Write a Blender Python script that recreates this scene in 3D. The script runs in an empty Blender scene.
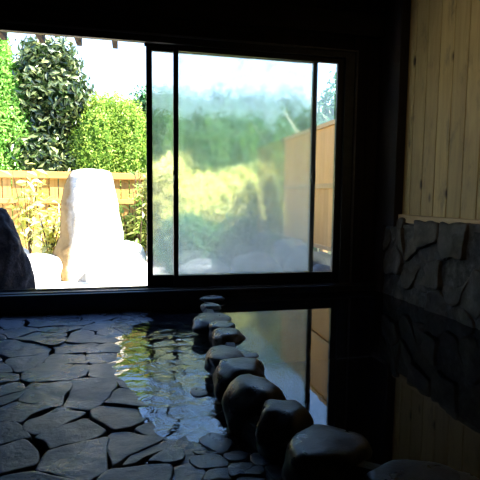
import bpy, bmesh, math, random
import numpy as np
from mathutils import Vector, Matrix, noise

S = bpy.context.scene
COL = S.collection
R = math.radians

# ------------------------------------------------------------------ helpers
def link(name, verts, faces, mats, parent=None, smooth=False, midx=None):
    me = bpy.data.meshes.new(name)
    me.from_pydata([tuple(v) for v in verts], [], faces)
    for m in (mats if isinstance(mats, (list, tuple)) else [mats]):
        me.materials.append(m)
    if midx is not None:
        me.polygons.foreach_set('material_index', midx)
    if smooth:
        me.polygons.foreach_set('use_smooth', [True] * len(me.polygons))
    me.update()
    o = bpy.data.objects.new(name, me)
    COL.objects.link(o)
    if parent is not None:
        o.parent = parent
    return o

def link_bm(name, bm, mats, parent=None, smooth=False):
    me = bpy.data.meshes.new(name)
    bm.normal_update()
    bm.to_mesh(me); bm.free()
    for m in (mats if isinstance(mats, (list, tuple)) else [mats]):
        me.materials.append(m)
    if smooth:
        me.polygons.foreach_set('use_smooth', [True] * len(me.polygons))
    o = bpy.data.objects.new(name, me)
    COL.objects.link(o)
    if parent is not None:
        o.parent = parent
    return o

def empty(name, loc=(0, 0, 0)):
    o = bpy.data.objects.new(name, None)
    o.empty_display_size = .1
    o.location = loc
    COL.objects.link(o)
    return o

def tag(o, label=None, cat=None, group=None, kind=None):
    if label: o['label'] = label
    if cat: o['category'] = cat
    if group: o['group'] = group
    if kind: o['kind'] = kind
    return o

def box(bm, x0, x1, y0, y1, z0, z1, bev=0.0, jit=None):
    vs = [bm.verts.new((x, y, z)) for x in (x0, x1) for y in (y0, y1) for z in (z0, z1)]
    q = [(0, 1, 3, 2), (4, 6, 7, 5), (0, 4, 5, 1), (2, 3, 7, 6), (0, 2, 6, 4), (1, 5, 7, 3)]
    fs = [bm.faces.new([vs[i] for i in f]) for f in q]
    if bev:
        es = list({e for f in fs for e in f.edges})
        bmesh.ops.bevel(bm, geom=es, offset=bev, segments=2, affect='EDGES', profile=.6)

def boxes(name, lst, mat, parent=None, bev=.003):
    bm = bmesh.new()
    for b in lst:
        box(bm, *b, bev=bev)
    return link_bm(name, bm, mat, parent)

# ------------------------------------------------------------------ materials
def nodes(name):
    m = bpy.data.materials.new(name)
    m.use_nodes = True
    nt = m.node_tree
    b = nt.nodes['Principled BSDF']
    return m, nt, b

def N(nt, t, **kw):
    n = nt.nodes.new(t)
    for k, v in kw.items():
        if k in n.inputs: n.inputs[k].default_value = v
        else: setattr(n, k, v)
    return n

def ramp(nt, stops, src=None):
    r = nt.nodes.new('ShaderNodeValToRGB')
    el = r.color_ramp.elements
    while len(el) < len(stops): el.new(.5)
    for e, (p, c) in zip(el, stops):
        e.position = p
        e.color = (c[0], c[1], c[2], 1) if isinstance(c, (tuple, list)) else (c, c, c, 1)
    if src is not None: nt.links.new(src, r.inputs[0])
    return r

def rock_mat(name, dark, mid, light, rough=.6, scale=9, bump=.4, bdist=.01, roughvar=0, spec=.5):
    m, nt, b = nodes(name)
    tc = N(nt, 'ShaderNodeTexCoord')
    n1 = N(nt, 'ShaderNodeTexNoise', Scale=scale, Detail=8.0, Roughness=.62)
    n2 = N(nt, 'ShaderNodeTexNoise', Scale=scale * 6, Detail=6.0, Roughness=.7)
    nt.links.new(tc.outputs['Object'], n1.inputs['Vector'])
    nt.links.new(tc.outputs['Object'], n2.inputs['Vector'])
    r = ramp(nt, [(.3, dark), (.5, mid), (.72, light)], n1.outputs['Fac'])
    mx = N(nt, 'ShaderNodeMixRGB', blend_type='OVERLAY'); mx.inputs[0].default_value = .5
    nt.links.new(r.outputs[0], mx.inputs[1]); nt.links.new(n2.outputs['Fac'], mx.inputs[2])
    nt.links.new(mx.outputs[0], b.inputs['Base Color'])
    ad = N(nt, 'ShaderNodeMath', operation='ADD')
    nt.links.new(n1.outputs['Fac'], ad.inputs[0])
    ml = N(nt, 'ShaderNodeMath', operation='MULTIPLY'); ml.inputs[1].default_value = .35
    nt.links.new(n2.outputs['Fac'], ml.inputs[0]); nt.links.new(ml.outputs[0], ad.inputs[1])
    bp = N(nt, 'ShaderNodeBump', Strength=bump, Distance=bdist)
    nt.links.new(ad.outputs[0], bp.inputs['Height']); nt.links.new(bp.outputs[0], b.inputs['Normal'])
    b.inputs['Roughness'].default_value = rough
    b.inputs['Specular IOR Level'].default_value = spec
    if roughvar:
        n3 = N(nt, 'ShaderNodeTexNoise', Scale=scale * .8, Detail=4.0)
        nt.links.new(tc.outputs['Object'], n3.inputs['Vector'])
        rr = ramp(nt, [(.38, max(0.03, rough - roughvar)), (.62, rough + roughvar)], n3.outputs['Fac'])
        nt.links.new(rr.outputs[0], b.inputs['Roughness'])
    return m

def wood_mat(name, c1, c2, knots=None, axis='Z', rough=.6, tint=.25, spec=.3, mildew=None):
    m, nt, b = nodes(name)
    tc = N(nt, 'ShaderNodeTexCoord')
    mp = N(nt, 'ShaderNodeMapping')
    sc = {'Z': (14, 14, 1.2), 'X': (1.2, 14, 14), 'Y': (14, 1.2, 14)}[axis]
    mp.inputs['Scale'].default_value = sc
    nt.links.new(tc.outputs['Object'], mp.inputs[0])
    g = N(nt, 'ShaderNodeNewGeometry')
    vadd = N(nt, 'ShaderNodeVectorMath', operation='ADD')
    vm = N(nt, 'ShaderNodeVectorMath', operation='SCALE'); vm.inputs['Scale'].default_value = 37.0
    cmb = N(nt, 'ShaderNodeCombineXYZ')
    for i in range(3): nt.links.new(g.outputs['Random Per Island'], cmb.inputs[i])
    nt.links.new(cmb.outputs[0], vm.inputs[0])
    nt.links.new(mp.outputs[0], vadd.inputs[0]); nt.links.new(vm.outputs[0], vadd.inputs[1])
    n1 = N(nt, 'ShaderNodeTexNoise', Scale=1.6, Detail=6.0, Roughness=.6, Distortion=1.2)
    nt.links.new(vadd.outputs[0], n1.inputs['Vector'])
    r = ramp(nt, [(.3, c1), (.7, c2)], n1.outputs['Fac'])
    hs = N(nt, 'ShaderNodeHueSaturation')
    mr = N(nt, 'ShaderNodeMapRange'); mr.inputs['To Min'].default_value = 1 - tint; mr.inputs['To Max'].default_value = 1 + tint
    nt.links.new(g.outputs['Random Per Island'], mr.inputs[0]); nt.links.new(mr.outputs[0], hs.inputs['Value'])
    nt.links.new(r.outputs[0], hs.inputs['Color'])
    out = hs.outputs[0]
    if knots:
        mp2 = N(nt, 'ShaderNodeMapping')
        mp2.inputs['Scale'].default_value = {'Z': (7.7, 7.7, 3.5), 'X': (3.5, 7.7, 7.7), 'Y': (7.7, 3.5, 7.7)}[axis]
        nt.links.new(tc.outputs['Object'], mp2.inputs[0])
        v = N(nt, 'ShaderNodeTexVoronoi', Scale=1.0)
        nt.links.new(mp2.outputs[0], v.inputs['Vector'])
        kr = ramp(nt, [(.07, 1.0), (.16, 0.0)], v.outputs['Distance'])
        mx = N(nt, 'ShaderNodeMixRGB'); mx.inputs[2].default_value = (*knots, 1)
        nt.links.new(kr.outputs[0], mx.inputs[0]); nt.links.new(out, mx.inputs[1]); out = mx.outputs[0]
    if mildew:
        n5 = N(nt, 'ShaderNodeTexNoise', Scale=9.0, Detail=5.0, Roughness=.7)
        mp3 = N(nt, 'ShaderNodeMapping'); mp3.inputs['Scale'].default_value = (1, 1, .35)
        nt.links.new(tc.outputs['Object'], mp3.inputs[0]); nt.links.new(mp3.outputs[0], n5.inputs['Vector'])
        kr = ramp(nt, [(.56, 0.0), (.7, .7)], n5.outputs['Fac'])
        mx = N(nt, 'ShaderNodeMixRGB'); mx.inputs[2].default_value = (*mildew, 1)
        nt.links.new(kr.outputs[0], mx.inputs[0]); nt.links.new(out, mx.inputs[1]); out = mx.outputs[0]
    nt.links.new(out, b.inputs['Base Color'])
    bp = N(nt, 'ShaderNodeBump', Strength=.25, Distance=.003)
    nt.links.new(n1.outputs['Fac'], bp.inputs['Height']); nt.links.new(bp.outputs[0], b.inputs['Normal'])
    b.inputs['Roughness'].default_value = rough
    b.inputs['Specular IOR Level'].default_value = spec
    return m

def leaf_mat(name, c1, c2, c3, trans=.35, rough=.45, spec=.4):
    m, nt, b = nodes(name)
    g = N(nt, 'ShaderNodeNewGeometry')
    r = ramp(nt, [(0, c1), (.55, c2), (1, c3)], g.outputs['Random Per Island'])
    nt.links.new(r.outputs[0], b.inputs['Base Color'])
    b.inputs['Roughness'].default_value = rough
    b.inputs['Specular IOR Level'].default_value = spec
    t = N(nt, 'ShaderNodeBsdfTranslucent')
    nt.links.new(r.outputs[0], t.inputs[0])
    mx = N(nt, 'ShaderNodeMixShader'); mx.inputs[0].default_value = trans
    nt.links.new(b.outputs[0], mx.inputs[1]); nt.links.new(t.outputs[0], mx.inputs[2])
    nt.links.new(mx.outputs[0], nt.nodes['Material Output'].inputs[0])
    return m

def flat_mat(name, c, rough=.6, spec=.5, metal=0):
    m, nt, b = nodes(name)
    tc = N(nt, 'ShaderNodeTexCoord')
    n = N(nt, 'ShaderNodeTexNoise', Scale=20.0, Detail=4.0)
    nt.links.new(tc.outputs['Object'], n.inputs['Vector'])
    r = ramp(nt, [(.3, [x * .8 for x in c]), (.7, [min(1, x * 1.15) for x in c])], n.outputs['Fac'])
    nt.links.new(r.outputs[0], b.inputs['Base Color'])
    b.inputs['Roughness'].default_value = rough
    b.inputs['Specular IOR Level'].default_value = spec
    b.inputs['Metallic'].default_value = metal
    return m

M = {}
M['slate'] = rock_mat('wet_slate', (.034, .042, .062), (.062, .074, .105), (.11, .125, .165), rough=.33, scale=6, bump=.8, bdist=.014, roughvar=.12, spec=.6)
M['joint'] = rock_mat('dark_joint', (.008, .008, .01), (.015, .015, .018), (.03, .03, .035), rough=.5, scale=20, bump=.6)
M['damstone'] = rock_mat('dark_river_stone', (.016, .013, .012), (.036, .030, .028), (.075, .068, .066), rough=.42, scale=10, bump=.5, bdist=.008, roughvar=.15, spec=.5)
M['damstone_brown'] = rock_mat('brown_river_stone', (.03, .018, .008), (.09, .055, .022), (.14, .10, .06), rough=.4, scale=14, bump=.5, bdist=.008, roughvar=.15, spec=.5)
M['slate_stone'] = rock_mat('grey_flat_stone', (.04, .042, .05), (.08, .085, .10), (.15, .16, .19), rough=.35, scale=12, bump=.4, bdist=.006, roughvar=.1)
M['curb'] = rock_mat('curb_stone', (.012, .012, .014), (.02, .02, .023), (.032, .033, .038), rough=.42, scale=14, bump=.25, bdist=.004, spec=.5)
M['clad'] = rock_mat('cladding_stone', (.026, .022, .017), (.058, .050, .040), (.12, .108, .09), rough=.65, scale=7, bump=.7, bdist=.015, spec=.25)
M['mortar'] = rock_mat('mortar', (.03, .03, .028), (.06, .058, .054), (.13, .125, .12), rough=.8, scale=22, bump=.8, spec=.2)
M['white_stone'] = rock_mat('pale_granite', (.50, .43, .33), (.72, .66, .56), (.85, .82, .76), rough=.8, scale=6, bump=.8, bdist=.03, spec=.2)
def paint_side_shade(m, lo, hi, col):
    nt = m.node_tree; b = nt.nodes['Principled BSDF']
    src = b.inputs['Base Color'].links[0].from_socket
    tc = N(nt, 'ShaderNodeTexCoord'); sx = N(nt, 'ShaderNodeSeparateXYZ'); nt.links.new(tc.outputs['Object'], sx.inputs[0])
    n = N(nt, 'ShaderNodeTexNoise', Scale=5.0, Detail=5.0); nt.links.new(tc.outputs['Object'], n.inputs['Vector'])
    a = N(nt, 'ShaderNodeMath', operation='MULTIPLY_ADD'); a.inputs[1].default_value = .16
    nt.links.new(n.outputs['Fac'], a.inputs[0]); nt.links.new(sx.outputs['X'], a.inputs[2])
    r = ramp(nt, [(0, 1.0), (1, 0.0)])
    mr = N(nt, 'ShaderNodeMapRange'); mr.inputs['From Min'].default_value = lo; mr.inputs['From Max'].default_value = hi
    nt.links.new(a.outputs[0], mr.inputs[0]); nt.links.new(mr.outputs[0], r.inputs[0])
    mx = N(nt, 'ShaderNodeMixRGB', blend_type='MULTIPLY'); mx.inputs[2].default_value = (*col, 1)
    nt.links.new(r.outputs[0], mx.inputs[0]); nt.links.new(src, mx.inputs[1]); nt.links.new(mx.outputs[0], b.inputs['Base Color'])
paint_side_shade(M['white_stone'], -.15, -.07, (.40, .27, .12))  # painted shade: tan darkening on the standing stone's left face
M['white_ground'] = rock_mat('pale_ground', (.62, .62, .58), (.74, .74, .70), (.85, .85, .82), rough=.85, scale=3, bump=.3, bdist=.02, spec=.2)
M['dark_boulder'] = rock_mat('dark_boulder', (.02, .017, .017), (.06, .05, .05), (.15, .13, .13), rough=.75, scale=9, bump=.9, bdist=.03, spec=.25)
M['grey_rock'] = rock_mat('grey_rock', (.06, .065, .07), (.14, .15, .16), (.26, .27, .28), rough=.75, scale=7, bump=.8, bdist=.02, spec=.25)
M['soil'] = rock_mat('dark_ground', (.03, .035, .02), (.06, .065, .04), (.10, .11, .07), rough=.9, scale=8, bump=.8, spec=.1)
M['pine'] = wood_mat('pine_boards', (.33, .24, .095), (.47, .355, .155), knots=(.05, .03, .015), tint=.16, rough=.55, mildew=(.10, .085, .05))
M['pine_rail'] = wood_mat('pine_rail', (.36, .24, .11), (.5, .36, .18), axis='Y', tint=.1, rough=.55)
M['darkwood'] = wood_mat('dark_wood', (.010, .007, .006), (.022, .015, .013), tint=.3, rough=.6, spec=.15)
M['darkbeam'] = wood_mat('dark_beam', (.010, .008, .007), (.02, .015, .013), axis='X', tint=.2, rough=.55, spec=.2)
M['fence'] = wood_mat('fence_cedar', (.46, .24, .06), (.62, .37, .12), knots=(.25, .12, .04), tint=.2, rough=.65)
M['fence_rail'] = wood_mat('fence_cedar_rail', (.48, .25, .07), (.60, .35, .11), axis='X', tint=.1, rough=.65)
M['screen'] = wood_mat('screen_cedar', (.62, .29, .09), (.76, .40, .15), tint=.1, rough=.6)
M['screen_rail'] = wood_mat('screen_cedar_rail', (.46, .26, .11), (.58, .35, .16), axis='Y', tint=.1, rough=.6)
M['frame'] = flat_mat('bronze_aluminium', (.030, .027, .026), rough=.38, spec=.5, metal=.4)
M['lip'] = flat_mat('lit_aluminium_lip', (.11, .10, .10), rough=.4, spec=.5, metal=.3)  # paler than the frame metal, painting in light along the edge
M['handle'] = flat_mat('black_handle', (.012, .012, .012), rough=.4)
M['bark'] = rock_mat('bark', (.03, .02, .012), (.07, .05, .03), (.12, .09, .06), rough=.9, scale=20, bump=.8, spec=.1)
M['pole'] = flat_mat('pale_bamboo', (.6, .58, .42), rough=.5)
M['plaster'] = flat_mat('dark_plaster', (.03, .026, .024), rough=.9, spec=.1)
M['outer'] = flat_mat('outer_wall', (.10, .07, .05), rough=.8, spec=.1)
M['roofing'] = flat_mat('roofing', (.06, .06, .065), rough=.6)

M['hedge'] = leaf_mat('juniper_leaves', (.16, .30, .035), (.30, .46, .06), (.52, .62, .12), trans=.35)
M['conifer'] = leaf_mat('conifer_leaves', (.12, .34, .05), (.25, .52, .09), (.42, .70, .16), trans=.3)
M['broad'] = leaf_mat('broad_leaves', (.015, .04, .008), (.05, .09, .02), (.40, .46, .18), trans=.18, rough=.28, spec=1.0)  # palest and darkest leaf tones paint in highlights and shaded interior
M['darkhedge'] = leaf_mat('dark_hedge_leaves', (.03, .11, .035), (.06, .19, .06), (.11, .27, .09), trans=.3)
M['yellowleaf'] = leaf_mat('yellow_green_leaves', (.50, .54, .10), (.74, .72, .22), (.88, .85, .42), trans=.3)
M['plant'] = leaf_mat('plant_leaves', (.12, .25, .04), (.28, .38, .08), (.55, .60, .20), trans=.3)
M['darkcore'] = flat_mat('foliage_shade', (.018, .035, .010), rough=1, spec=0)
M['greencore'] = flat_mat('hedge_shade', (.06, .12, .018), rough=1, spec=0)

# still water: fresnel mirror over a dark, slightly clear body
def water_mat(name, tint, clear, ior, bump, bscale, rough=.0):
    m = bpy.data.materials.new(name); m.use_nodes = True
    nt = m.node_tree; nt.nodes.remove(nt.nodes['Principled BSDF'])
    out = nt.nodes['Material Output']
    tc = N(nt, 'ShaderNodeTexCoord')
    mp = N(nt, 'ShaderNodeMapping')
    nt.links.new(tc.outputs['Object'], mp.inputs[0])
    n = N(nt, 'ShaderNodeTexNoise', Scale=bscale, Detail=3.0, Roughness=.5, Distortion=.6)
    nt.links.new(mp.outputs[0], n.inputs['Vector'])
    bp = N(nt, 'ShaderNodeBump', Strength=1.0, Distance=bump)
    nt.links.new(n.outputs['Fac'], bp.inputs['Height'])
    fr = N(nt, 'ShaderNodeFresnel', IOR=ior); nt.links.new(bp.outputs[0], fr.inputs['Normal'])
    gl = N(nt, 'ShaderNodeBsdfGlossy', Roughness=rough); gl.inputs['Color'].default_value = (1, 1, 1, 1)
    nt.links.new(bp.outputs[0], gl.inputs['Normal'])
    tr = N(nt, 'ShaderNodeBsdfTransparent'); tr.inputs[0].default_value = (*clear, 1)
    df = N(nt, 'ShaderNodeBsdfDiffuse'); df.inputs[0].default_value = (*tint, 1)
    a = N(nt, 'ShaderNodeMixShader'); a.inputs[0].default_value = .35
    nt.links.new(tr.outputs[0], a.inputs[1]); nt.links.new(df.outputs[0], a.inputs[2])
    mx = N(nt, 'ShaderNodeMixShader')
    nt.links.new(fr.outputs[0], mx.inputs[0]); nt.links.new(a.outputs[0], mx.inputs[1]); nt.links.new(gl.outputs[0], mx.inputs[2])
    nt.links.new(mx.outputs[0], out.inputs[0])
    return m
M['water'] = water_mat('bath_water', (.008, .010, .014), (.10, .12, .15), 1.45, .0008, 2.2)
M['film'] = water_mat('film_water', (.02, .024, .032), (.6, .65, .72), 1.75, .008, 11.0, rough=.02)

def glass_mat(name, rough, fog_lo, fog_hi, clearmix):
    """pane glass: slab of glass, part clear, part steamed (translucent), more steam low down"""
    m = bpy.data.materials.new(name); m.use_nodes = True
    nt = m.node_tree; nt.nodes.remove(nt.nodes['Principled BSDF'])
    out = nt.nodes['Material Output']
    gl = N(nt, 'ShaderNodeBsdfGlass', Roughness=rough, IOR=1.45); gl.inputs[0].default_value = (.97, .99, .99, 1)
    tr = N(nt, 'ShaderNodeBsdfTransparent'); tr.inputs[0].default_value = (.97, .99, .99, 1)
    mx = N(nt, 'ShaderNodeMixShader'); mx.inputs[0].default_value = clearmix
    nt.links.new(gl.outputs[0], mx.inputs[1]); nt.links.new(tr.outputs[0], mx.inputs[2])
    tl = N(nt, 'ShaderNodeBsdfTranslucent'); tl.inputs[0].default_value = (.92, .97, .90, 1)
    tc = N(nt, 'ShaderNodeTexCoord')
    sx = N(nt, 'ShaderNodeSeparateXYZ'); nt.links.new(tc.outputs['Object'], sx.inputs[0])
    mr = N(nt, 'ShaderNodeMapRange'); mr.interpolation_type = 'SMOOTHSTEP'
    mr.inputs['From Min'].default_value = .1; mr.inputs['From Max'].default_value = 1.25
    mr.inputs['To Min'].default_value = fog_lo; mr.inputs['To Max'].default_value = fog_hi
    nt.links.new(sx.outputs['Z'], mr.inputs[0])
    n = N(nt, 'ShaderNodeTexNoise', Scale=2.5, Detail=5.0)
    nt.links.new(tc.outputs['Object'], n.inputs['Vector'])
    nr = N(nt, 'ShaderNodeMapRange'); nr.inputs['To Min'].default_value = .75; nr.inputs['To Max'].default_value = 1.25
    nt.links.new(n.outputs['Fac'], nr.inputs[0])
    ml = N(nt, 'ShaderNodeMath', operation='MULTIPLY')
    nt.links.new(mr.outputs[0], ml.inputs[0]); nt.links.new(nr.outputs[0], ml.inputs[1])
    m2 = N(nt, 'ShaderNodeMixShader')
    nt.links.new(ml.outputs[0], m2.inputs[0]); nt.links.new(mx.outputs[0], m2.inputs[1]); nt.links.new(tl.outputs[0], m2.inputs[2])
    nt.links.new(m2.outputs[0], out.inputs[0])
    return m
M['glass_fog'] = glass_mat('steamed_glass', .09, .20, .05, .15)
M['glass_clear'] = glass_mat('clear_glass', .05, .02, .006, .8)

# ------------------------------------------------------------------ setting: room
WL, WR = -2.2, 1.87      # left and right wall planes
YB = -4.6                # back wall
ZC = 2.45
OX0, OX1, OZ0, OZ1 = -.90, 1.60, .05, 1.745   # window opening
st = lambda o: tag(o, kind='structure')

# window wall: dark vertical boards around the opening
bm = bmesh.new()
T = .12
box(bm, WL - .2, OX0, .004, T, -.6, ZC)
box(bm, OX1, WR + .35, .004, T, -.6, ZC)
box(bm, OX0, OX1, .004, T, OZ1, ZC)
box(bm, OX0, OX1, .004, T, -.6, OZ0 - .01)
x = WL
while x < WR - .01:
    w = .135
    x1 = min(x + w - .005, WR)
    if x1 <= OX0 or x >= OX1:
        box(bm, x, x1, -.012, .004, -.1 if x < .5 else -.5, ZC, bev=.003)
    else:
        a, b = max(x, WL), x1
        if x < OX0: box(bm, x, OX0 - .002, -.012, .004, -.1, ZC, bev=.003)
        if x1 > OX1: box(bm, OX1 + .002, x1, -.012, .004, -.5, ZC, bev=.003)
        box(bm, max(x, OX0 + .001), min(x1, OX1 - .001), -.012, .004, OZ1 + .09, ZC, bev=.003)
    x += w
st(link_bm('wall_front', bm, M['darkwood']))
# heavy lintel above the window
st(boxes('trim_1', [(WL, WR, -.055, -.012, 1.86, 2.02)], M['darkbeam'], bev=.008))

# stone curb/sill under the window
bm = bmesh.new()
box(bm, WL, WR, -.075, .14, -.16, .050, bev=.010)
st(link_bm('trim_2', bm, M['curb']))
# corner post
st(boxes('trim_3', [(1.80, 1.868, -.30, -.013, .50, ZC), (1.80, 1.868, -.16, -.013, -.4, .52)], M['darkwood'], bev=.006))

# right wall: backing + vertical pine boards + ledge rail
bm = bmesh.new()
box(bm, WR + .02, WR + .16, YB, 0, -.6, ZC)
st(link_bm('wall_right', bm, M['plaster']))
bm = bmesh.new()
y = 0.0 - .12
k = 0
while y > YB:
    w = .131
    box(bm, WR - .002, WR + .02, y - w + .006, y, .56, ZC, bev=.004)
    y -= w; k += 1
tr = link_bm('wall_right_boards', bm, M['pine'])
tr.name = 'trim_4'; st(tr)
st(boxes('trim_5', [(WR - .035, WR + .01, YB, -.12, .53, .585)], M['pine_rail'], bev=.006))

# generic voronoi cells (half-plane clipping)
def voronoi(sites, bounds):
    cells = []
    for i, s in enumerate(sites):
        poly = [(bounds[0], bounds[2]), (bounds[1], bounds[2]), (bounds[1], bounds[3]), (bounds[0], bounds[3])]
        near = sorted(sites, key=lambda q: (q[0] - s[0]) ** 2 + (q[1] - s[1]) ** 2)[1:22]
        for q in near:
            mx_, my_ = (s[0] + q[0]) / 2, (s[1] + q[1]) / 2
            nx, ny = q[0] - s[0], q[1] - s[1]
            new = []
            for a in range(len(poly)):
                p0, p1 = poly[a], poly[(a + 1) % len(poly)]
                d0 = (p0[0] - mx_) * nx + (p0[1] - my_) * ny
                d1 = (p1[0] - mx_) * nx + (p1[1] - my_) * ny
                if d0 <= 0: new.append(p0)
                if (d0 < 0) != (d1 < 0) and d0 != d1:
                    t = d0 / (d0 - d1)
                    new.append((p0[0] + (p1[0] - p0[0]) * t, p0[1] + (p1[1] - p0[1]) * t))
            poly = new
            if len(poly) < 3: break
        cells.append(poly)
    return cells

def inset(poly, d):
    """inset a convex polygon by d"""
    n = len(poly)
    lines = []
    for i in range(n):
        (x0, y0), (x1, y1) = poly[i], poly[(i + 1) % n]
        L = math.hypot(x1 - x0, y1 - y0)
        if L < 1e-5: continue
        nx, ny = -(y1 - y0) / L, (x1 - x0) / L
        lines.append((nx, ny, nx * x0 + ny * y0 + d))
    P = list(poly)
    for nx, ny, c in lines:
        new = []
        for a in range(len(P)):
            p0, p1 = P[a], P[(a + 1) % len(P)]
            d0 = nx * p0[0] + ny * p0[1] - c; d1 = nx * p1[0] + ny * p1[1] - c
            if d0 >= 0: new.append(p0)
            if (d0 < 0) != (d1 < 0):
                t = d0 / (d0 - d1)
                new.append((p0[0] + (p1[0] - p0[0]) * t, p0[1] + (p1[1] - p0[1]) * t))
        P = new
        if len(P) < 3: return []
    return P

def rough_outline(poly, step, amp, seed):
    """resample the outline and wobble it, so a stone edge is never straight"""
    out = []
    n = len(poly)
    for i in range(n):
        (x0, y0), (x1, y1) = poly[i], poly[(i + 1) % n]
        L = math.hypot(x1 - x0, y1 - y0)
        k = max(1, int(L / step))
        for j in range(k):
            t = j / k
            px, py = x0 + (x1 - x0) * t, y0 + (y1 - y0) * t
            v = noise.noise_vector(Vector((px * 9, py * 9, seed)))
            out.append((px + v.x * amp, py + v.y * amp))
    # one smoothing pass rounds the corners
    m = len(out)
    return [((out[i - 1][0] + 2 * out[i][0] + out[(i + 1) % m][0]) / 4, (out[i - 1][1] + 2 * out[i][1] + out[(i + 1) % m][1]) / 4) for i in range(m)]

def slab_cells(cells, mapf, gap, hf, rings=(0.0, .006, .02), drop=(-.05, -.006, 0.0), step=.025, amp=.012, seed=0, keep=None):
    """each cell becomes a domed stone; mapf(u, v, h) -> 3-D point"""
    V, F = [], []
    for ci, poly in enumerate(cells):
        if len(poly) < 3: continue
        cx = sum(p[0] for p in poly) / len(poly); cy = sum(p[1] for p in poly) / len(poly)
        if keep and not keep(cx, cy): continue
        P = inset(poly, gap)
        if len(P) < 3: continue
        P = rough_outline(P, step, amp, ci * 3.7 + seed)
        n = len(P)
        if n < 4: continue
        cx = sum(p[0] for p in P) / n; cy = sum(p[1] for p in P) / n
        rmin = min(math.hypot(p[0] - cx, p[1] - cy) for p in P)
        if rmin < .02: continue
        base = len(V)
        scs = [1.0, 1.0, .992, .965, .90, .72, .42, .16]
        drs = [drop[0], drop[1], drop[1] * .35, 0, 0, 0, 0, 0]
        for s_, d_ in zip(scs, drs):
            for p in P:
                u, v = cx + (p[0] - cx) * s_, cy + (p[1] - cy) * s_
                V.append(mapf(u, v, hf(u, v, ci, cx, cy) + d_))
        V.append(mapf(cx, cy, hf(cx, cy, ci, cx, cy)))
        R_ = len(scs)
        for r_ in range(R_ - 1):
            for j in range(n):
                a, b = base + r_ * n + j, base + r_ * n + (j + 1) % n
                F.append((a, b, b + n, a + n))
        top = base + R_ * n
        for j in range(n):
            F.append((base + (R_ - 1) * n + j, base + (R_ - 1) * n + (j + 1) % n, top))
    return V, F

# dam line (the row of stones between floor and bath)
DAM = [(.54, -.05), (.50, -.26), (.47, -.45), (.45, -.75), (.46, -.95), (.46, -1.15), (.42, -1.37), (.395, -1.6), (.38, -1.87), (.44, -2.03), (.53, -2.20), (.70, -2.33), (.95, -2.44), (1.4, -2.58), (1.90, -2.68)]
def dam_x(y):
    for (xa, ya), (xb, yb) in zip(DAM, DAM[1:]):
        if yb <= y <= ya:
            return xa + (xb - xa) * (ya - y) / (ya - yb)
    return .54 if y > -.05 else 9
def in_floor(x, y):
    return x < dam_x(y) + .02

# right wall stone cladding below the boards
rnd = random.Random(9)
sites = []
for i in range(22):
    for j in range(3):
        sites.append((-4.5 + i * .215 + (j % 2) * .1 + rnd.uniform(-.09, .09), .04 + j * .205 + rnd.uniform(-.085, .085)))
        if rnd.random() < .35:
            sites.append((-4.5 + i * .215 + rnd.uniform(-.1, .1), rnd.uniform(.02, .5)))
cells = voronoi(sites, (-4.55, -.14, -.12, .56))
def hclad(u, v, ci, cx, cy):
    r_ = random.Random(ci)
    return .03 + r_.uniform(0, .028) + (u - cx) * r_.uniform(-.16, .16) + (v - cy) * r_.uniform(-.20, .06) + .012 * noise.noise(Vector((u * 9, v * 9, ci))) + .005 * noise.noise(Vector((u * 30, v * 30, ci)))
V, F = slab_cells(cells, lambda u, v, h: (WR + .01 - h - .02, u, v + .03 * noise.noise(Vector((u * 5, v * 2, 1)))), .003, hclad, drop=(-.07, -.01, 0), step=.016, amp=.03, seed=2)
cl = link('wall_right_cladding', V, [f[::-1] for f in F], M['clad'], smooth=True)
cl.name = 'trim_6'; st(cl)
bm = bmesh.new()
box(bm, WR - .045, WR + .02, YB, -.14, -.6, .52)
mo = link_bm('trim_7', bm, M['mortar']); st(mo)

# left wall, back wall, ceiling
st(boxes('wall_left', [(WL - .12, WL, YB, .0, -.2, ZC)], M['plaster'], bev=0))
st(boxes('wall_back', [(WL - .12, WR + .2, YB - .12, YB, -.6, ZC)], M['plaster'], bev=0))
bm = bmesh.new()
box(bm, WL - .12, WR + .2, YB - .12, .12, ZC, ZC + .08)
x = WL + .25
st(link_bm('ceiling', bm, M['darkbeam']))

# floor: irregular slate flagstones with deep joints
rnd = random.Random(11)
sites = []
yy = .1
row = 0
while yy > -4.6:
    xx = -2.25 + (row % 2) * .13
    while xx < 2.0:
        sites.append((xx + rnd.uniform(-.075, .075), yy + rnd.uniform(-.06, .06)))
        xx += rnd.choice([.11, .17, .25, .33])
    yy -= rnd.choice([.10, .145, .20]); row += 1
for i in range(22):
    sites.append((rnd.uniform(.22, .52), rnd.uniform(-2.32, -1.93)))
cells = voronoi(sites, (WL, WR, YB, -.075))
XB = [(0, .12), (-.1, .14), (-.35, .10), (-.7, -.01), (-1.05, -.03), (-1.3, .03), (-1.5, .04), (-1.7, .10), (-1.84, .19), (-1.90, .20), (-1.99, .45), (-2.1, .6), (-2.4, .7), (-3, .9), (-5, 1.2)]
def xb(y):
    for (ya, xa), (yb, xb_) in zip(XB, XB[1:]):
        if yb <= y <= ya: return xa + (xb_ - xa) * (ya - y) / (ya - yb)
    return .12
FZ = -.088          # level of the water film on the low side of the floor
def hfloor(u, v, ci, cx, cy):
    r_ = random.Random(ci * 7 + 1)
    t = (xb(v) - u) / .12 - .15 + .5 * noise.noise(Vector((u * 5, v * 5, 3)))
    t = max(-1, min(1, t))
    h = FZ - .004 + .013 * t
    h += (r_.uniform(-.003, .004) + (u - cx) * r_.uniform(-.03, .03) + (v - cy) * r_.uniform(-.03, .03))
    h += .004 * noise.noise(Vector((u * 8, v * 8, ci * .37))) + .0022 * noise.noise(Vector((u * 26, v * 26, 5)))
    return h
V, F = slab_cells(cells, lambda u, v, h: (u, v, h), .0012, hfloor, drop=(-.03, -.004, 0), step=.016, amp=.03, keep=in_floor)
fl = link('floor', V, F, M['slate'], smooth=True); st(fl)
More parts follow.
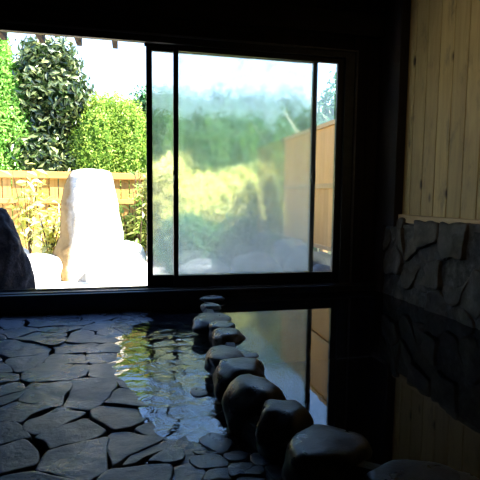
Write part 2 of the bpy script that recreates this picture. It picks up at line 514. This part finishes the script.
# dark bed the flagstones are laid in
def strip_poly(left, pts, z):
    return [(x_, y_, z) for x_, y_ in pts]
bedpts = [(WL, 0)] + [(p[0], p[1]) for p in DAM] + [(WR, YB), (WL, YB)]
bm = bmesh.new()
f = bm.faces.new([bm.verts.new((a, b, FZ - .028)) for a, b in bedpts])
bm.normal_update()
if f.normal.z < 0: f.normal_flip()
bmesh.ops.triangulate(bm, faces=bm.faces[:])
bed = link_bm('floor_bed', bm, M['joint']); st(bed)

# low wall the dam stones sit on
bm = bmesh.new()
ringL = []
for i, (px, py) in enumerate(DAM):
    a = DAM[max(0, i - 1)]; b = DAM[min(len(DAM) - 1, i + 1)]
    tx, ty = b[0] - a[0], b[1] - a[1]; L = math.hypot(tx, ty); nx, ny = -ty / L, tx / L
    hw = .035
    ringL.append([bm.verts.new((px + nx * s, py + ny * s, z)) for s, z in ((hw, -.55), (hw, -.01), (hw * .5, .004), (-hw * .5, .004), (-hw, -.02), (-hw, -.55))])
for r0, r1 in zip(ringL, ringL[1:]):
    for j in range(5):
        bm.faces.new((r0[j], r0[j + 1], r1[j + 1], r1[j]))
bmesh.ops.recalc_face_normals(bm, faces=bm.faces[:])
st(link_bm('trim_8', bm, M['joint']))

# bath: bottom and water
pool = [(p[0], p[1]) for p in DAM] + [(WR, -2.6), (WR - .0, -.0)]
poolpts = [(.54, -.0)] + [(p[0], p[1]) for p in DAM[:-1]] + [(WR - .03, -2.66), (WR - .03, 0)]
def poly_obj(name, pts, z, mat):
    bm = bmesh.new()
    f = bm.faces.new([bm.verts.new((a, b, z)) for a, b in pts])
    bm.normal_update()
    if f.normal.z < 0: f.normal_flip()
    bmesh.ops.triangulate(bm, faces=bm.faces[:])
    return link_bm(name, bm, mat)
st(poly_obj('floor_of_bath', poolpts, -.54, M['joint']))
w = poly_obj('bath_water', poolpts, 0.0, M['water'])
tag(w, 'still dark bath water mirroring the window, right of the stone row', 'water')
filmpts = [(.06, -.08), (-.06, -.45), (-.12, -.8), (-.12, -1.15), (0, -1.45), (.05, -1.75), (.03, -2.1), (.3, -2.6), (.5, -3.4), (WR - .05, -3.4), (WR - .05, -2.8)] + [(p[0] - .01, p[1]) for p in DAM[::-1][1:-1]] + [(.53, -.08)]
pf = poly_obj('puddle', filmpts, FZ, M['film'])
tag(pf, 'shallow rippled water film over the flagstones left of the stone row', 'puddle')

# ------------------------------------------------------------------ rocks
def rock(name, loc, size, seed, mat, rot=0.0, amp=.12, freq=1.6, flat_top=None, power=2.4, sub=4, fine=.03, lean=(0, 0), facet=0.0, taper=0.0):
    bm = bmesh.new()
    bmesh.ops.create_icosphere(bm, subdivisions=sub, radius=1)
    c, s = math.cos(rot), math.sin(rot)
    off = Vector((seed * 13.1, seed * 7.7, seed * 3.3))
    rf = random.Random(seed)
    planes = []
    for i in range(7):
        d = Vector((rf.uniform(-1, 1), rf.uniform(-1, 1), rf.uniform(-.4, 1))).normalized()
        planes.append((d, rf.uniform(.72, .92)))
    for v in bm.verts:
        p = v.co.copy()
        n_ = (abs(p.x) ** power + abs(p.y) ** power + abs(p.z) ** power) ** (1 / power)
        p /= n_
        k = 1 + amp * noise.noise(p * freq + off) + fine * noise.noise(p * freq * 4 + off)
        p *= k
        if facet:
            for d, h in planes:
                e = p.dot(d) - h
                if e > 0: p -= d * e * facet
        if flat_top is not None and p.z > flat_top:
            p.z = flat_top + (p.z - flat_top) * .18
        tp = 1 - taper * (p.z + 1) / 2
        x_, y_, z_ = p.x * size[0] * tp, p.y * size[1] * tp, p.z * size[2]
        x_ += lean[0] * (p.z + 1) * size[2]; y_ += lean[1] * (p.z + 1) * size[2]
        v.co = Vector((x_ * c - y_ * s, x_ * s + y_ * c, z_))
    o = link_bm(name, bm, mat, smooth=True)
    o.location = loc
    return o

G = 'stones set in a row between the bath and the floor'
DS = 'damstone'
# x, y, zc, rx, ry, rz, rot, flat, seed, material, label
dam = [
 (.522, -.235, .020, .080, .060, .022, .1, .5, 1, 'slate_stone', 'thin flat dark slab at the window end of the stone row'),
 (.492, -.405, -.006, .056, .070, .044, .3, .6, 2, 'slate_stone', 'small pale grey stone, second in the row from the window'),
 (.452, -.690, -.022, .116, .135, .062, -.2, .5, 3, DS, 'wide flat-topped stone, third in the row from the window'),
 (.478, -.850, -.020, .074, .085, .056, .1, .6, 4, 'slate_stone', 'small round grey stone tucked behind the brown-sided domed stone'),
 (.474, -1.055, -.018, .082, .100, .066, 0, .75, 5, 'damstone_brown', 'small domed stone with brown wet side, fifth from the window'),
 (.402, -1.310, -.028, .086, .125, .072, .1, .6, 6, DS, 'dark low stone in the middle of the row beside the thin grey flake'),
 (.478, -1.335, -.002, .066, .055, .016, -.3, .5, 7, 'slate_stone', 'thin grey flake lying at the water edge in the middle of the row'),
 (.418, -1.560, -.022, .108, .115, .086, -.15, .8, 8, DS, 'domed brown-black stone just beyond the large egg-shaped one'),
 (.412, -1.810, -.024, .102, .120, .108, .3, .85, 9, DS, 'tall egg-shaped dark stone, highest domed stone in the near half of the row'),
 (.462, -1.985, -.026, .092, .105, .096, -.4, .85, 10, DS, 'rounded dark stone leaning between the egg-shaped and the largest stone'),
 (.520, -2.165, -.030, .126, .105, .100, .2, .62, 11, DS, 'largest blocky dark stone at the near bend of the row'),
 (.702, -2.325, -.026, .132, .080, .064, -.35, .5, 12, DS, 'long low wedge stone at the bottom edge right of the largest stone'),
 (.812, -2.362, -.012, .034, .040, .030, 0, .5, 13, DS, 'tiny stone wedged right of the long low wedge stone'),
 (.905, -2.42, -.018, .075, .065, .046, .2, .5, 14, DS, 'small flat stone at the right end of the visible row'),
]
for (x_, y_, zc, rx, ry, rz, ro, ft, sd, mt, lb) in dam[:14]:
    o = rock('dam_stone', (x_, y_, zc), (rx, ry, rz), sd, M[mt], rot=ro, flat_top=ft, amp=.20, facet=.32, power=2.4, fine=.04)
    tag(o, lb, 'stone', G)

# loose flat stones in the shallow water
o = rock('flat_stone', (.262, -1.90, FZ + .002), (.048, .062, .012), 31, M['slate_stone'], rot=.3, flat_top=.4, amp=.2)
tag(o, 'flat grey stone in the shallow water beside the egg-shaped stone', 'stone')
o = rock('pebble', (.262, -1.49, FZ), (.034, .045, .010), 32, M['slate_stone'], rot=.1, flat_top=.4, amp=.15)
tag(o, 'small oval pale pebble in the shallow water left of the row', 'pebble')
o = rock('flat_stone', (.155, -1.93, FZ - .002), (.085, .075, .016), 33, M['slate'], rot=-.3, flat_top=.35, amp=.25, facet=.6)
tag(o, 'dark flat stone rising from the shallow water near the bottom of the photo', 'stone')

# ------------------------------------------------------------------ window
win = empty('window_1', (0, 0, 0)); st(win)
fr = [(OX0, OX1, -.03, -.004, 1.702, 1.745), (OX0, OX1, -.0039, .10, 1.728, 1.7451), (.10, OX1, .030, .036, 1.69, 1.73), (OX0, OX1, -.03, .10, .045, .058), (OX0, OX0 + .035, -.03, .10, .05, 1.745), (1.527, OX1, -.0301, .10, .05, 1.745)]
o = boxes('frame', fr, M['frame'], win, bev=.004)
# thin outer architrave lip, its caught light painted in by paler metal
a = [(OX0 - .02, OX1 + .02, -.045, -.03, 1.745, 1.757), (OX1 + .006, OX1 + .02, -.045, -.03, .052, 1.75), (OX0 - .02, OX1 + .02, -.045, -.03, .049, .058)]
boxes('architrave', a, M['lip'], win, bev=.003)
tk = [(OX0 + .03, 1.53, .012, .016, 0.057, .064), (OX0 + .03, 1.53, .052, .056, 0.057, .064)]
boxes('track', tk, M['frame'], win, bev=0)

def sash(x0, x1, y0, y1, glass, handle_x, hy, st_l, st_r):
    s = empty('sash'); s.parent = win
    zb0, zb1, zt0, zt1 = .0645, .141, 1.668, 1.70
    L = [(x0, x0 + st_l, y0, y1, zb0, zt1), (x1 - st_r, x1, y0, y1, zb0, zt1), (x0 + st_l, x1 - st_r, y0, y1, zb0, zb1), (x0 + st_l, x1 - st_r, y0, y1, zt0, zt1)]
    boxes('sash_frame', L, M['frame'], s, bev=.0025)
    ym = (y0 + y1) / 2
    boxes('pane', [(x0 + st_l - .004, x1 - st_r + .004, ym - .0025, ym + .0025, zb1 - .004, zt0 + .004)], glass, s, bev=0)
    bm = bmesh.new()
    box(bm, handle_x - .012, handle_x + .012, hy - .012, hy, .80, .90, bev=.003)
    box(bm, handle_x - .022, handle_x + .006, hy - .022, hy - .008, .835, .87, bev=.004)
    link_bm('handle', bm, M['handle'], s)
    return s
# outer (steamed) sash, inner (clearer) sash
sash(.112, 1.343, .038, .068, M['glass_fog'], 1.325, .030, .040, .036)
sash(.292, 1.530, -.002, .028, M['glass_clear'], .308, -.002, .034, .050)

# eave outside: board soffit and rafters
ev = bmesh.new()
for i in range(16):
    x_ = -2.742 + i * .264
    box(ev, x_ - .020, x_ + .020, .12, .62, 1.825, 2.06, bev=.004)
box(ev, -3, 3, .12, .70, 2.06, 2.08)
st(link_bm('trim_9', ev, M['outer']))
bm = bmesh.new()
box(bm, WL - .3, WR + .5, -4.9, .12, ZC + .08, ZC + .14)
st(link_bm('roof', bm, M['roofing']))

# ------------------------------------------------------------------ outside ground
def ground(name, x0, x1, y0, y1, z, mat, n=60, amp=.02):
    V, F = [], []
    for j in range(n + 1):
        for i in range(n + 1):
            x_ = x0 + (x1 - x0) * i / n; y_ = y0 + (y1 - y0) * j / n
            V.append((x_, y_, z + amp * noise.noise(Vector((x_ * 2, y_ * 2, 0)))))
    for j in range(n):
        for i in range(n):
            a = j * (n + 1) + i
            F.append((a, a + 1, a + n + 2, a + n + 1))
    return link(name, V, F, mat, smooth=True)
st(ground('ground', -7, .42, .12, 9, -.20, M['white_ground'], amp=.03))
st(ground('ground', .42, 9, .12, 9, -.22, M['soil'], amp=.05))

# ------------------------------------------------------------------ foliage
def leaves(pts, nrm, size, seed, aspect=.5, spread=.8, fold=.25, jitter=.3):
    """folded leaf of 6 verts, 2 quads, at each point"""
    rg = np.random.default_rng(seed)
    n = len(pts)
    nrm = nrm + rg.normal(0, spread, (n, 3)); nrm /= np.linalg.norm(nrm, axis=1, keepdims=True) + 1e-9
    t = rg.normal(0, 1, (n, 3)); t -= (t * nrm).sum(1, keepdims=True) * nrm
    t /= np.linalg.norm(t, axis=1, keepdims=True) + 1e-9
    b = np.cross(nrm, t)
    L = size * (1 + rg.uniform(-jitter, jitter, (n, 1))); W = L * aspect / 2
    base = pts
    mid = pts + t * L * .5
    tip = pts + t * L - nrm * L * .15
    l = mid + b * W + nrm * W * fold; r = mid - b * W + nrm * W * fold
    V = np.stack([base, r, tip, l], 1).reshape(-1, 3)
    idx = np.arange(n) * 4
    F = np.stack([np.stack([idx, idx + 1, idx + 2], 1), np.stack([idx, idx + 2, idx + 3], 1)], 1).reshape(-1, 3)
    return V, F

def lump(d, seed, amp, freq):
    off = Vector((seed * 3.1, seed * 5.3, seed * 9.7))
    return np.array([1 + amp * noise.noise(Vector(v) * freq + off) + amp * .5 * noise.noise(Vector(v) * freq * 2.7 + off) for v in d])

def crown(blobs, count, size, seed, mat, parent, name='foliage', aspect=.5, spread=.8, amp=.25, freq=2.2, depth=.12, core=.9, coremat=None, cone=False, zmin=-.19):
    """leafy volume made of blobs (cx,cy,cz, rx,ry,rz); a dark inner core stops the sky showing through"""
    rg = np.random.default_rng(seed)
    VV, FF, MI = [], [], []
    off = 0
    tot = sum((b[3] * b[4] + b[4] * b[5] + b[3] * b[5]) for b in blobs)
    for k, b in enumerate(blobs):
        n = int(count * (b[3] * b[4] + b[4] * b[5] + b[3] * b[5]) / tot)
        d = rg.normal(0, 1, (n, 3)); d /= np.linalg.norm(d, axis=1, keepdims=True)
        R_ = lump(d, seed + k, amp, freq) * (1 - rg.random(n) ** 1.6 * depth)
        rad = np.array(b[3:6])
        P = d * R_[:, None]
        if cone:
            tz = (P[:, 2:3] + 1) / 2
            P[:, :2] *= np.clip(1.15 - .95 * np.clip(tz, 0, 1), .06, 1.2)
        P = P * rad + np.array(b[:3])
        nn = d / rad; nn /= np.linalg.norm(nn, axis=1, keepdims=True)
        ok = P[:, 2] > zmin
        P, nn = P[ok], nn[ok]
        V, F = leaves(P, nn, size, seed * 31 + k, aspect=aspect, spread=spread)
        VV.append(V); FF.append(F + off); MI += [0] * len(F); off += len(V)
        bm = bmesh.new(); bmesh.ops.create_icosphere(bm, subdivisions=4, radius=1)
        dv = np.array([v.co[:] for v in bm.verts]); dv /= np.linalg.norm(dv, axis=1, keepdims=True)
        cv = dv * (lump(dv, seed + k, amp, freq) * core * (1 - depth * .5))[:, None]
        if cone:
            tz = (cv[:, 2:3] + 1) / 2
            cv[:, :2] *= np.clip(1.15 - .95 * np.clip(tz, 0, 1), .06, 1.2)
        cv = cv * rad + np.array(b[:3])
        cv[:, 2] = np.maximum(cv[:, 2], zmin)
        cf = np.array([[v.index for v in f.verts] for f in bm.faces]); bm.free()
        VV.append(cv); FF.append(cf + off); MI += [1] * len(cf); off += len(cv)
    V = np.concatenate(VV); F = np.concatenate(FF)
    return link(name, V.tolist(), F.tolist(), [mat, coremat or M['darkcore']], parent, midx=MI)

def tube(bm, pts, r0, r1, seg=8):
    rings = []
    n = len(pts)
    for i, p in enumerate(pts):
        p = Vector(p)
        t = (Vector(pts[min(n - 1, i + 1)]) - Vector(pts[max(0, i - 1)])).normalized()
        a = t.orthogonal().normalized(); b = t.cross(a)
        r_ = r0 + (r1 - r0) * i / (n - 1)
        rings.append([bm.verts.new(p + (a * math.cos(k * 2 * math.pi / seg) + b * math.sin(k * 2 * math.pi / seg)) * r_) for k in range(seg)])
    for A, B in zip(rings, rings[1:]):
        best = min(range(seg), key=lambda s: (A[0].co - B[s].co).length)
        for k in range(seg):
            bm.faces.new((A[k], A[(k + 1) % seg], B[(k + 1 + best) % seg], B[(k + best) % seg]))
    bm.faces.new(rings[0]); bm.faces.new(rings[-1])

def trunk(parent, lines, mat=None, name='trunk'):
    bm = bmesh.new()
    for pts, r0, r1 in lines: tube(bm, pts, r0, r1)
    bmesh.ops.recalc_face_normals(bm, faces=bm.faces[:])
    return link_bm(name, bm, mat or M['bark'], parent, smooth=True)

def tree(name, loc, blobs, count, size, seed, mat, label, cat, group=None, trunks=None, **kw):
    e = empty(name, loc)
    tag(e, label, cat, group)
    crown(blobs, count, size, seed, mat, e, zmin=-.15, **kw)
    trunk(e, trunks or [([(0, 0, -.05), (.02, 0, .5), (0, .02, 1.2)], .06, .035)])
    return e

# left conifer, seen at the left edge of the opening
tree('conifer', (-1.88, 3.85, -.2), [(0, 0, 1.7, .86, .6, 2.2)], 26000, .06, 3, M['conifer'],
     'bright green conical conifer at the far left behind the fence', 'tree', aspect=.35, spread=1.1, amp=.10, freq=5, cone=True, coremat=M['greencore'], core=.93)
# broadleaf evergreen
tree('broadleaf_tree', (-1.20, 4.1, -.2), [(-.02, 0, 2.42, .52, .45, .42), (.34, -.12, 2.20, .38, .36, .44), (-.30, -.05, 2.0, .42, .40, .42), (.10, 0, 1.75, .42, .40, .42), (-.12, -.2, 1.38, .66, .42, .38), (-.6, -.1, 1.25, .42, .40, .38), (.28, -.15, 1.15, .42, .4, .35), (.12, 0, 2.80, .42, .4, .30)],
     9500, .105, 7, M['broad'], 'dark glossy broadleaf tree with pale shining leaves behind the fence', 'tree', aspect=.42, spread=.75, amp=.38, freq=2.6, depth=.3, core=.82,
     trunks=[([(0, 0, -.05), (.03, 0, .9), (-.02, .02, 1.9)], .07, .04), ([(0, 0, .8), (-.25, 0, 1.2), (-.45, -.05, 1.6)], .04, .02)])
# rounded bright hedge
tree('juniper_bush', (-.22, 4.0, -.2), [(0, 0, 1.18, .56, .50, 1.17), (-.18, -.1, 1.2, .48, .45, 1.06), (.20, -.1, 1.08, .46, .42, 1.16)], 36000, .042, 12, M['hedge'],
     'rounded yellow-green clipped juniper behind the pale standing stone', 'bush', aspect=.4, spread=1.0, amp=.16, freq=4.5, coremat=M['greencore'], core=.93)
# hedges seen through the steamed panes
tree('evergreen_hedge', (.75, 4.9, -.2), [(0, 0, 1.35, .75, .5, 1.35), (.55, .05, 1.3, .6, .5, 1.30), (-.45, .05, 1.3, .5, .5, 1.40)], 12000, .07, 21, M['darkhedge'],
     'dark green hedge behind the left half of the steamed pane', 'hedge', aspect=.5, spread=1.0, amp=.16, freq=4, core=.93)
tree('evergreen_hedge', (2.05, 4.9, -.2), [(0, 0, 1.35, .8, .5, 1.40), (.7, .05, 1.35, .7, .5, 1.42), (-.5, -.1, 1.3, .5, .5, 1.38)], 12000, .07, 22, M['darkhedge'],
     'dark green hedge behind the right half of the steamed pane', 'hedge', aspect=.5, spread=1.0, amp=.16, freq=4, core=.93)
tree('evergreen_tree', (3.75, 4.6, -.2), [(0, 0, 1.4, .8, .6, 1.45), (-.4, -.1, 1.3, .5, .5, 1.3)], 6000, .085, 23, M['darkhedge'],
     'pale-leaved tree rising above the right end of the orange wooden screen', 'tree', aspect=.5, spread=1.0, amp=.3, freq=3.5, core=.85)
# mid green hedge band in front of the dark one
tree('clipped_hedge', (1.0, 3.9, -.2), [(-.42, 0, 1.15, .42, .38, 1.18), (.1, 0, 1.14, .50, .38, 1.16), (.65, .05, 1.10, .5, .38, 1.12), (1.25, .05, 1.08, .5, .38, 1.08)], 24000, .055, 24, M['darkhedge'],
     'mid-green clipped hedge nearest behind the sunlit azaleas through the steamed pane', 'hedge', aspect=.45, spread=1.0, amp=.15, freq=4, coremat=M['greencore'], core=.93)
# sunlit azalea mounds (bright patch in the pane)
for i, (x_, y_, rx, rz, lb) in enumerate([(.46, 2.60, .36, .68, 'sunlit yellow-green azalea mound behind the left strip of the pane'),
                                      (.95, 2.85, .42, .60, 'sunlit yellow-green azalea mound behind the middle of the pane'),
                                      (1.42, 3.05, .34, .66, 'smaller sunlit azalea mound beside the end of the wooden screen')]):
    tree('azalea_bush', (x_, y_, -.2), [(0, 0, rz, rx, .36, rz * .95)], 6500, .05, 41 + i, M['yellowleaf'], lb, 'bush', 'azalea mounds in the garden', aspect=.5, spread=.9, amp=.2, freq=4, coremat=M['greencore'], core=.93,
         trunks=[([(0, 0, -.05), (0, 0, .3)], .03, .02)])

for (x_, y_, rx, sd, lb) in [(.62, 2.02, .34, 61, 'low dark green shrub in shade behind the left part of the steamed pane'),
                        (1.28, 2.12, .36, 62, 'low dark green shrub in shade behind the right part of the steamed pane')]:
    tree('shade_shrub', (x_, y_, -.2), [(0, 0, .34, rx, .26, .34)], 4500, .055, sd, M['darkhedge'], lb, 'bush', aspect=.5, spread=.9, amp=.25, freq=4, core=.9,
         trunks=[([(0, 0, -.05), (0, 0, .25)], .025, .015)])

# low shrubs with visible leaves
def shrub(name, loc, h, r, n, size, seed, mat, label):
    e = empty(name, loc); tag(e, label, 'plant')
    rg = random.Random(seed)
    lines, P, D = [], [], []
    for i in range(n):
        a = rg.uniform(0, 2 * math.pi); rr = r * math.sqrt(rg.random()); hh = h * rg.uniform(.55, 1)
        pts = [(0, 0, 0), (rr * .35 * math.cos(a), rr * .35 * math.sin(a), hh * .5), (rr * math.cos(a), rr * math.sin(a), hh)]
        lines.append((pts, .006, .003))
        for k in range(9):
            t = rg.uniform(.35, 1.05)
            p = Vector(pts[1]).lerp(Vector(pts[2]), (t - .5) * 2) if t > .5 else Vector(pts[0]).lerp(Vector(pts[1]), t * 2)
            P.append(p[:]); D.append((rg.gauss(0, .5), rg.gauss(0, .5), 1))
    V, F = leaves(np.array(P), np.array(D), size, seed, aspect=.38, spread=.45)
    trunk(e, lines, name='stem')
    link('foliage', V.tolist(), F.tolist(), mat, e)
    return e
shrub('leafy_shrub', (-.90, 2.45, -.2), .80, .20, 20, .12, 51, M['yellowleaf'], 'pale yellow-leaved shrub in front of the fence, left of the standing stone')
shrub('leafy_shrub', (.02, 2.55, -.2), .80, .24, 30, .13, 52, M['plant'], 'green broad-leaved shrub right of the standing stone by the fence')
shrub('leafy_shrub', (.10, 2.35, -.2), 1.30, .10, 10, .11, 53, M['plant'], 'tall thin sprig of pale leaves beside the left edge of the sliding window')
shrub('leafy_shrub', (-1.18, 2.75, -.2), 1.25, .2, 14, .14, 54, M['yellowleaf'], 'pale sunlit branches reaching over the left end of the fence')

# ------------------------------------------------------------------ fence behind the garden
fe = empty('wooden_fence', (-1.3, 3.0, -.2))
tag(fe, 'golden wooden slat fence behind the standing stone and boulders', 'fence')
rnd = random.Random(4)
x0f, x1f = -3.0, .36
bm = bmesh.new(); x_ = x0f
while x_ < x1f:
    w_ = .095
    h_ = rnd.uniform(-.004, .004)
    box(bm, x_ + 1.3, x_ + w_ + 1.3, -.012 + h_, .012 + h_, .05, 1.09, bev=.004)
    x_ += w_ + .012
link_bm('slats', bm, M['fence'], fe)
boxes('cap_rail', [(x0f + 1.3, x1f + 1.3, -.05, .03, 1.09, 1.175)], M['fence_rail'], fe, bev=.006)
boxes('middle_rail', [(x0f + 1.3, x1f + 1.3, -.045, -.013, .78, .84)], M['fence_rail'], fe, bev=.006)
for px in (-2.6, -1.55, -.52, .33):
    boxes('post', [(px + 1.3 - .035, px + 1.3 + .035, -.013, .06, 0, 1.09)], M['fence'], fe, bev=.006)

# orange wooden screen running out from the house on the right
sc = empty('wooden_screen', (2.0, 1.6, -.2))
tag(sc, 'tall orange-brown wooden screen running outwards behind the right-hand pane', 'fence')
bm = bmesh.new(); y_ = .2
while y_ < 2.72:
    box(bm, -.010, .012, y_ - 1.6, y_ + .12 - 1.6, .38, 1.0, bev=.003)
    box(bm, -.014, .012, y_ - 1.6, y_ + .12 - 1.6, 1.03, 1.62, bev=.003)
    y_ += .122
link_bm('boards', bm, M['screen'], sc)
boxes('rail', [(-.03, .03, -1.42, 1.16, .99, 1.04), (-.035, .035, -1.42, 1.16, 1.62, 1.665), (-.03, .03, -1.42, 1.16, .35, .39)], M['screen_rail'], sc, bev=.004)
for py in (-1.4, -.1, 1.13):
    boxes('post', [(.0125, .07, py - .035, py + .035, 0, 1.62)], M['screen_rail'], sc, bev=.004)
# thin pale pole leaning above the screen
bm = bmesh.new()
tube(bm, [(2.55, 2.9, 1.15), (2.2, 2.95, 1.6), (2.03, 3.0, 1.86)], .012, .008)
tube(bm, [(2.55, 2.9, -.25), (2.55, 2.9, 1.15)], .013, .012)
bmesh.ops.recalc_face_normals(bm, faces=bm.faces[:])
o = link_bm('bamboo_pole', bm, M['pole'], smooth=True)
tag(o, 'thin pale leaning pole above the end of the orange wooden screen', 'pole')

# ------------------------------------------------------------------ garden stones
def standing_stone():
    """lofted slab: narrow flat top, shaded left face, flared foot"""
    prof = [(-.02, -.46, .40, .30), (.12, -.44, .37, .29), (.30, -.40, .335, .26), (.45, -.345, .31, .24), (.62, -.325, .285, .22), (.80, -.305, .265, .20), (.95, -.29, .24, .185), (1.07, -.25, .22, .17), (1.145, -.20, .19, .14), (1.165, -.13, .12, .08)]
    V, F = [], []
    seg = 72
    n = len(prof)
    K = 60
    for k in range(K + 1):
        t = k / K * (n - 1); i = min(n - 2, int(t)); f_ = t - i
        z, xl, xr, dy = [prof[i][q] + (prof[i + 1][q] - prof[i][q]) * f_ for q in range(4)]
        cx, rx = (xl + xr) / 2, (xr - xl) / 2
        for s in range(seg):
            a = s * 2 * math.pi / seg
            p = 5.0
            ca, sa = math.cos(a), math.sin(a)
            q = (abs(ca) ** p + abs(sa) ** p) ** (-1 / p)
            x_, y_ = ca * q * rx, sa * q * dy
            # skew the front-left corner back so that it makes an arris
            if y_ < 0 and x_ < -.45 * rx: y_ += (-.45 * rx - x_) * 1.1 * dy / rx
            d = Vector((x_ * 3.2, y_ * 3.2, z * 3.2))
            nn = .035 * noise.noise(d) + .018 * noise.noise(d * 3) + .008 * noise.noise(d * 8)
            V.append((cx + x_ * (1 + nn * 1.5), y_ * (1 + nn * 3), z + nn * .3))
    for k in range(K):
        for s in range(seg):
            a = k * seg + s; b = k * seg + (s + 1) % seg
            F.append((a, b, b + seg, a + seg))
    V.append((-.03, 0, 1.175)); top = len(V) - 1
    for s in range(seg): F.append((K * seg + s, K * seg + (s + 1) % seg, top))
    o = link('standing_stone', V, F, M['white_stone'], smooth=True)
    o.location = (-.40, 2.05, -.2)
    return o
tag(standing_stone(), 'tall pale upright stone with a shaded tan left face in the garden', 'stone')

tag(rock('boulder', (-1.02, .58, .10), (.30, .26, .52), 61, M['dark_boulder'], rot=.2, amp=.2, fine=.07, facet=.5, power=2.3, taper=.25, sub=5),
    'dark jagged boulder just outside the sill at the left edge', 'boulder')
for (x_, y_, z_, sx, sy, sz, sd, lb) in [
    (-.93, 1.90, -.12, .26, .20, .20, 71, 'low sunlit white boulder between the dark boulder and the standing stone'),
    (-.10, 1.70, -.12, .34, .22, .22, 72, 'broad low white boulder at the foot of the standing stone'),
    (-.02, 2.20, -.10, .22, .16, .30, 73, 'rounded white boulder at the foot of the green shrub'),
    (-1.35, 2.1, -.12, .3, .2, .35, 74, 'sunlit white boulder at the fence beyond the dark boulder')]:
    tag(rock('garden_boulder', (x_, y_, z_), (sx, sy, sz), sd, M['white_ground'], amp=.2, facet=.4, power=2.3), lb, 'boulder', 'white boulders in the garden')
for (x_, y_, z_, sx, sy, sz, sd, lb) in [
    (1.72, 1.10, -.05, .26, .22, .24, 81, 'grey boulder seen low through the right-hand pane strip'),
    (1.30, 1.5, -.12, .30, .22, .24, 82, 'grey boulder dimly seen through the steamed pane below the screen'),
    (.75, 1.6, -.14, .30, .25, .18, 83, 'low grey boulder dimly seen through the middle of the pane'),
    (1.75, 1.75, -.08, .22, .3, .30, 84, 'grey boulder against the foot of the orange screen'),
    (1.68, .62, -.10, .24, .2, .2, 85, 'grey boulder nearest the window at its right corner')]:
    tag(rock('rock_edging', (x_, y_, z_), (sx, sy, sz), sd, M['grey_rock'], amp=.22, facet=.5, power=2.3), lb, 'boulder', 'grey rocks below the orange screen')

# ------------------------------------------------------------------ light
w = bpy.data.worlds.new('sky'); S.world = w; w.use_nodes = True
nt = w.node_tree; bg = nt.nodes['Background']
tc = N(nt, 'ShaderNodeTexCoord'); sx = N(nt, 'ShaderNodeSeparateXYZ')
nt.links.new(tc.outputs['Generated'], sx.inputs[0])
r = ramp(nt, [(.0, (.82, .92, 1.0)), (.24, (.55, .76, 1.0)), (.42, (.27, .50, 1.0)), (.9, (.20, .42, 1.0))], sx.outputs['Z'])
nt.links.new(r.outputs[0], bg.inputs[0])
bg.inputs[1].default_value = 3.2

sun = bpy.data.lights.new('sun', 'SUN'); sun.energy = 38; sun.angle = R(.6); sun.color = (1.0, .95, .86)
so = bpy.data.objects.new('sun', sun); COL.objects.link(so)
d = Vector((.80, -.32, 1.0)).normalized()          # towards the sun
so.rotation_euler = d.to_track_quat('Z', 'Y').to_euler()

# dim warm fill light, unseen and added to brighten the right wall
al = bpy.data.lights.new('wall_fill', 'AREA'); al.shape = 'DISK'; al.size = .5; al.energy = 2.2; al.color = (1.0, .80, .50)
ao = bpy.data.objects.new('wall_fill', al); COL.objects.link(ao)
ao.location = (.5, -2.3, 2.35)
ao.rotation_euler = (Vector((.5, -2.3, 2.35)) - Vector((1.87, -1.5, 1.6))).to_track_quat('Z', 'Y').to_euler()
al.spread = R(70)

# ------------------------------------------------------------------ camera
F_, YAW, PIT, ROL, D_, HC = 480.2557, -.225, -.0911, .0115, 3.3434, .7
cy, sy = math.cos(YAW), math.sin(YAW)
f = Vector((-sy * math.cos(PIT), cy * math.cos(PIT), math.sin(PIT)))
rt = Vector((cy, sy, 0)); up = rt.cross(f)
r2 = rt * math.cos(ROL) + up * math.sin(ROL); u2 = -rt * math.sin(ROL) + up * math.cos(ROL)
cam = bpy.data.cameras.new('camera'); co = bpy.data.objects.new('camera', cam); COL.objects.link(co)
cam.sensor_width = 36; cam.lens = 36 * F_ / 480; cam.clip_start = .02; cam.clip_end = 200
co.matrix_world = Matrix(((r2.x, u2.x, -f.x, 0), (r2.y, u2.y, -f.y, -D_), (r2.z, u2.z, -f.z, HC), (0, 0, 0, 1)))
S.camera = co
S.view_settings.view_transform = 'Standard'
S.view_settings.look = 'None'
S.view_settings.exposure = 0.0
S.view_settings.gamma = 1.0
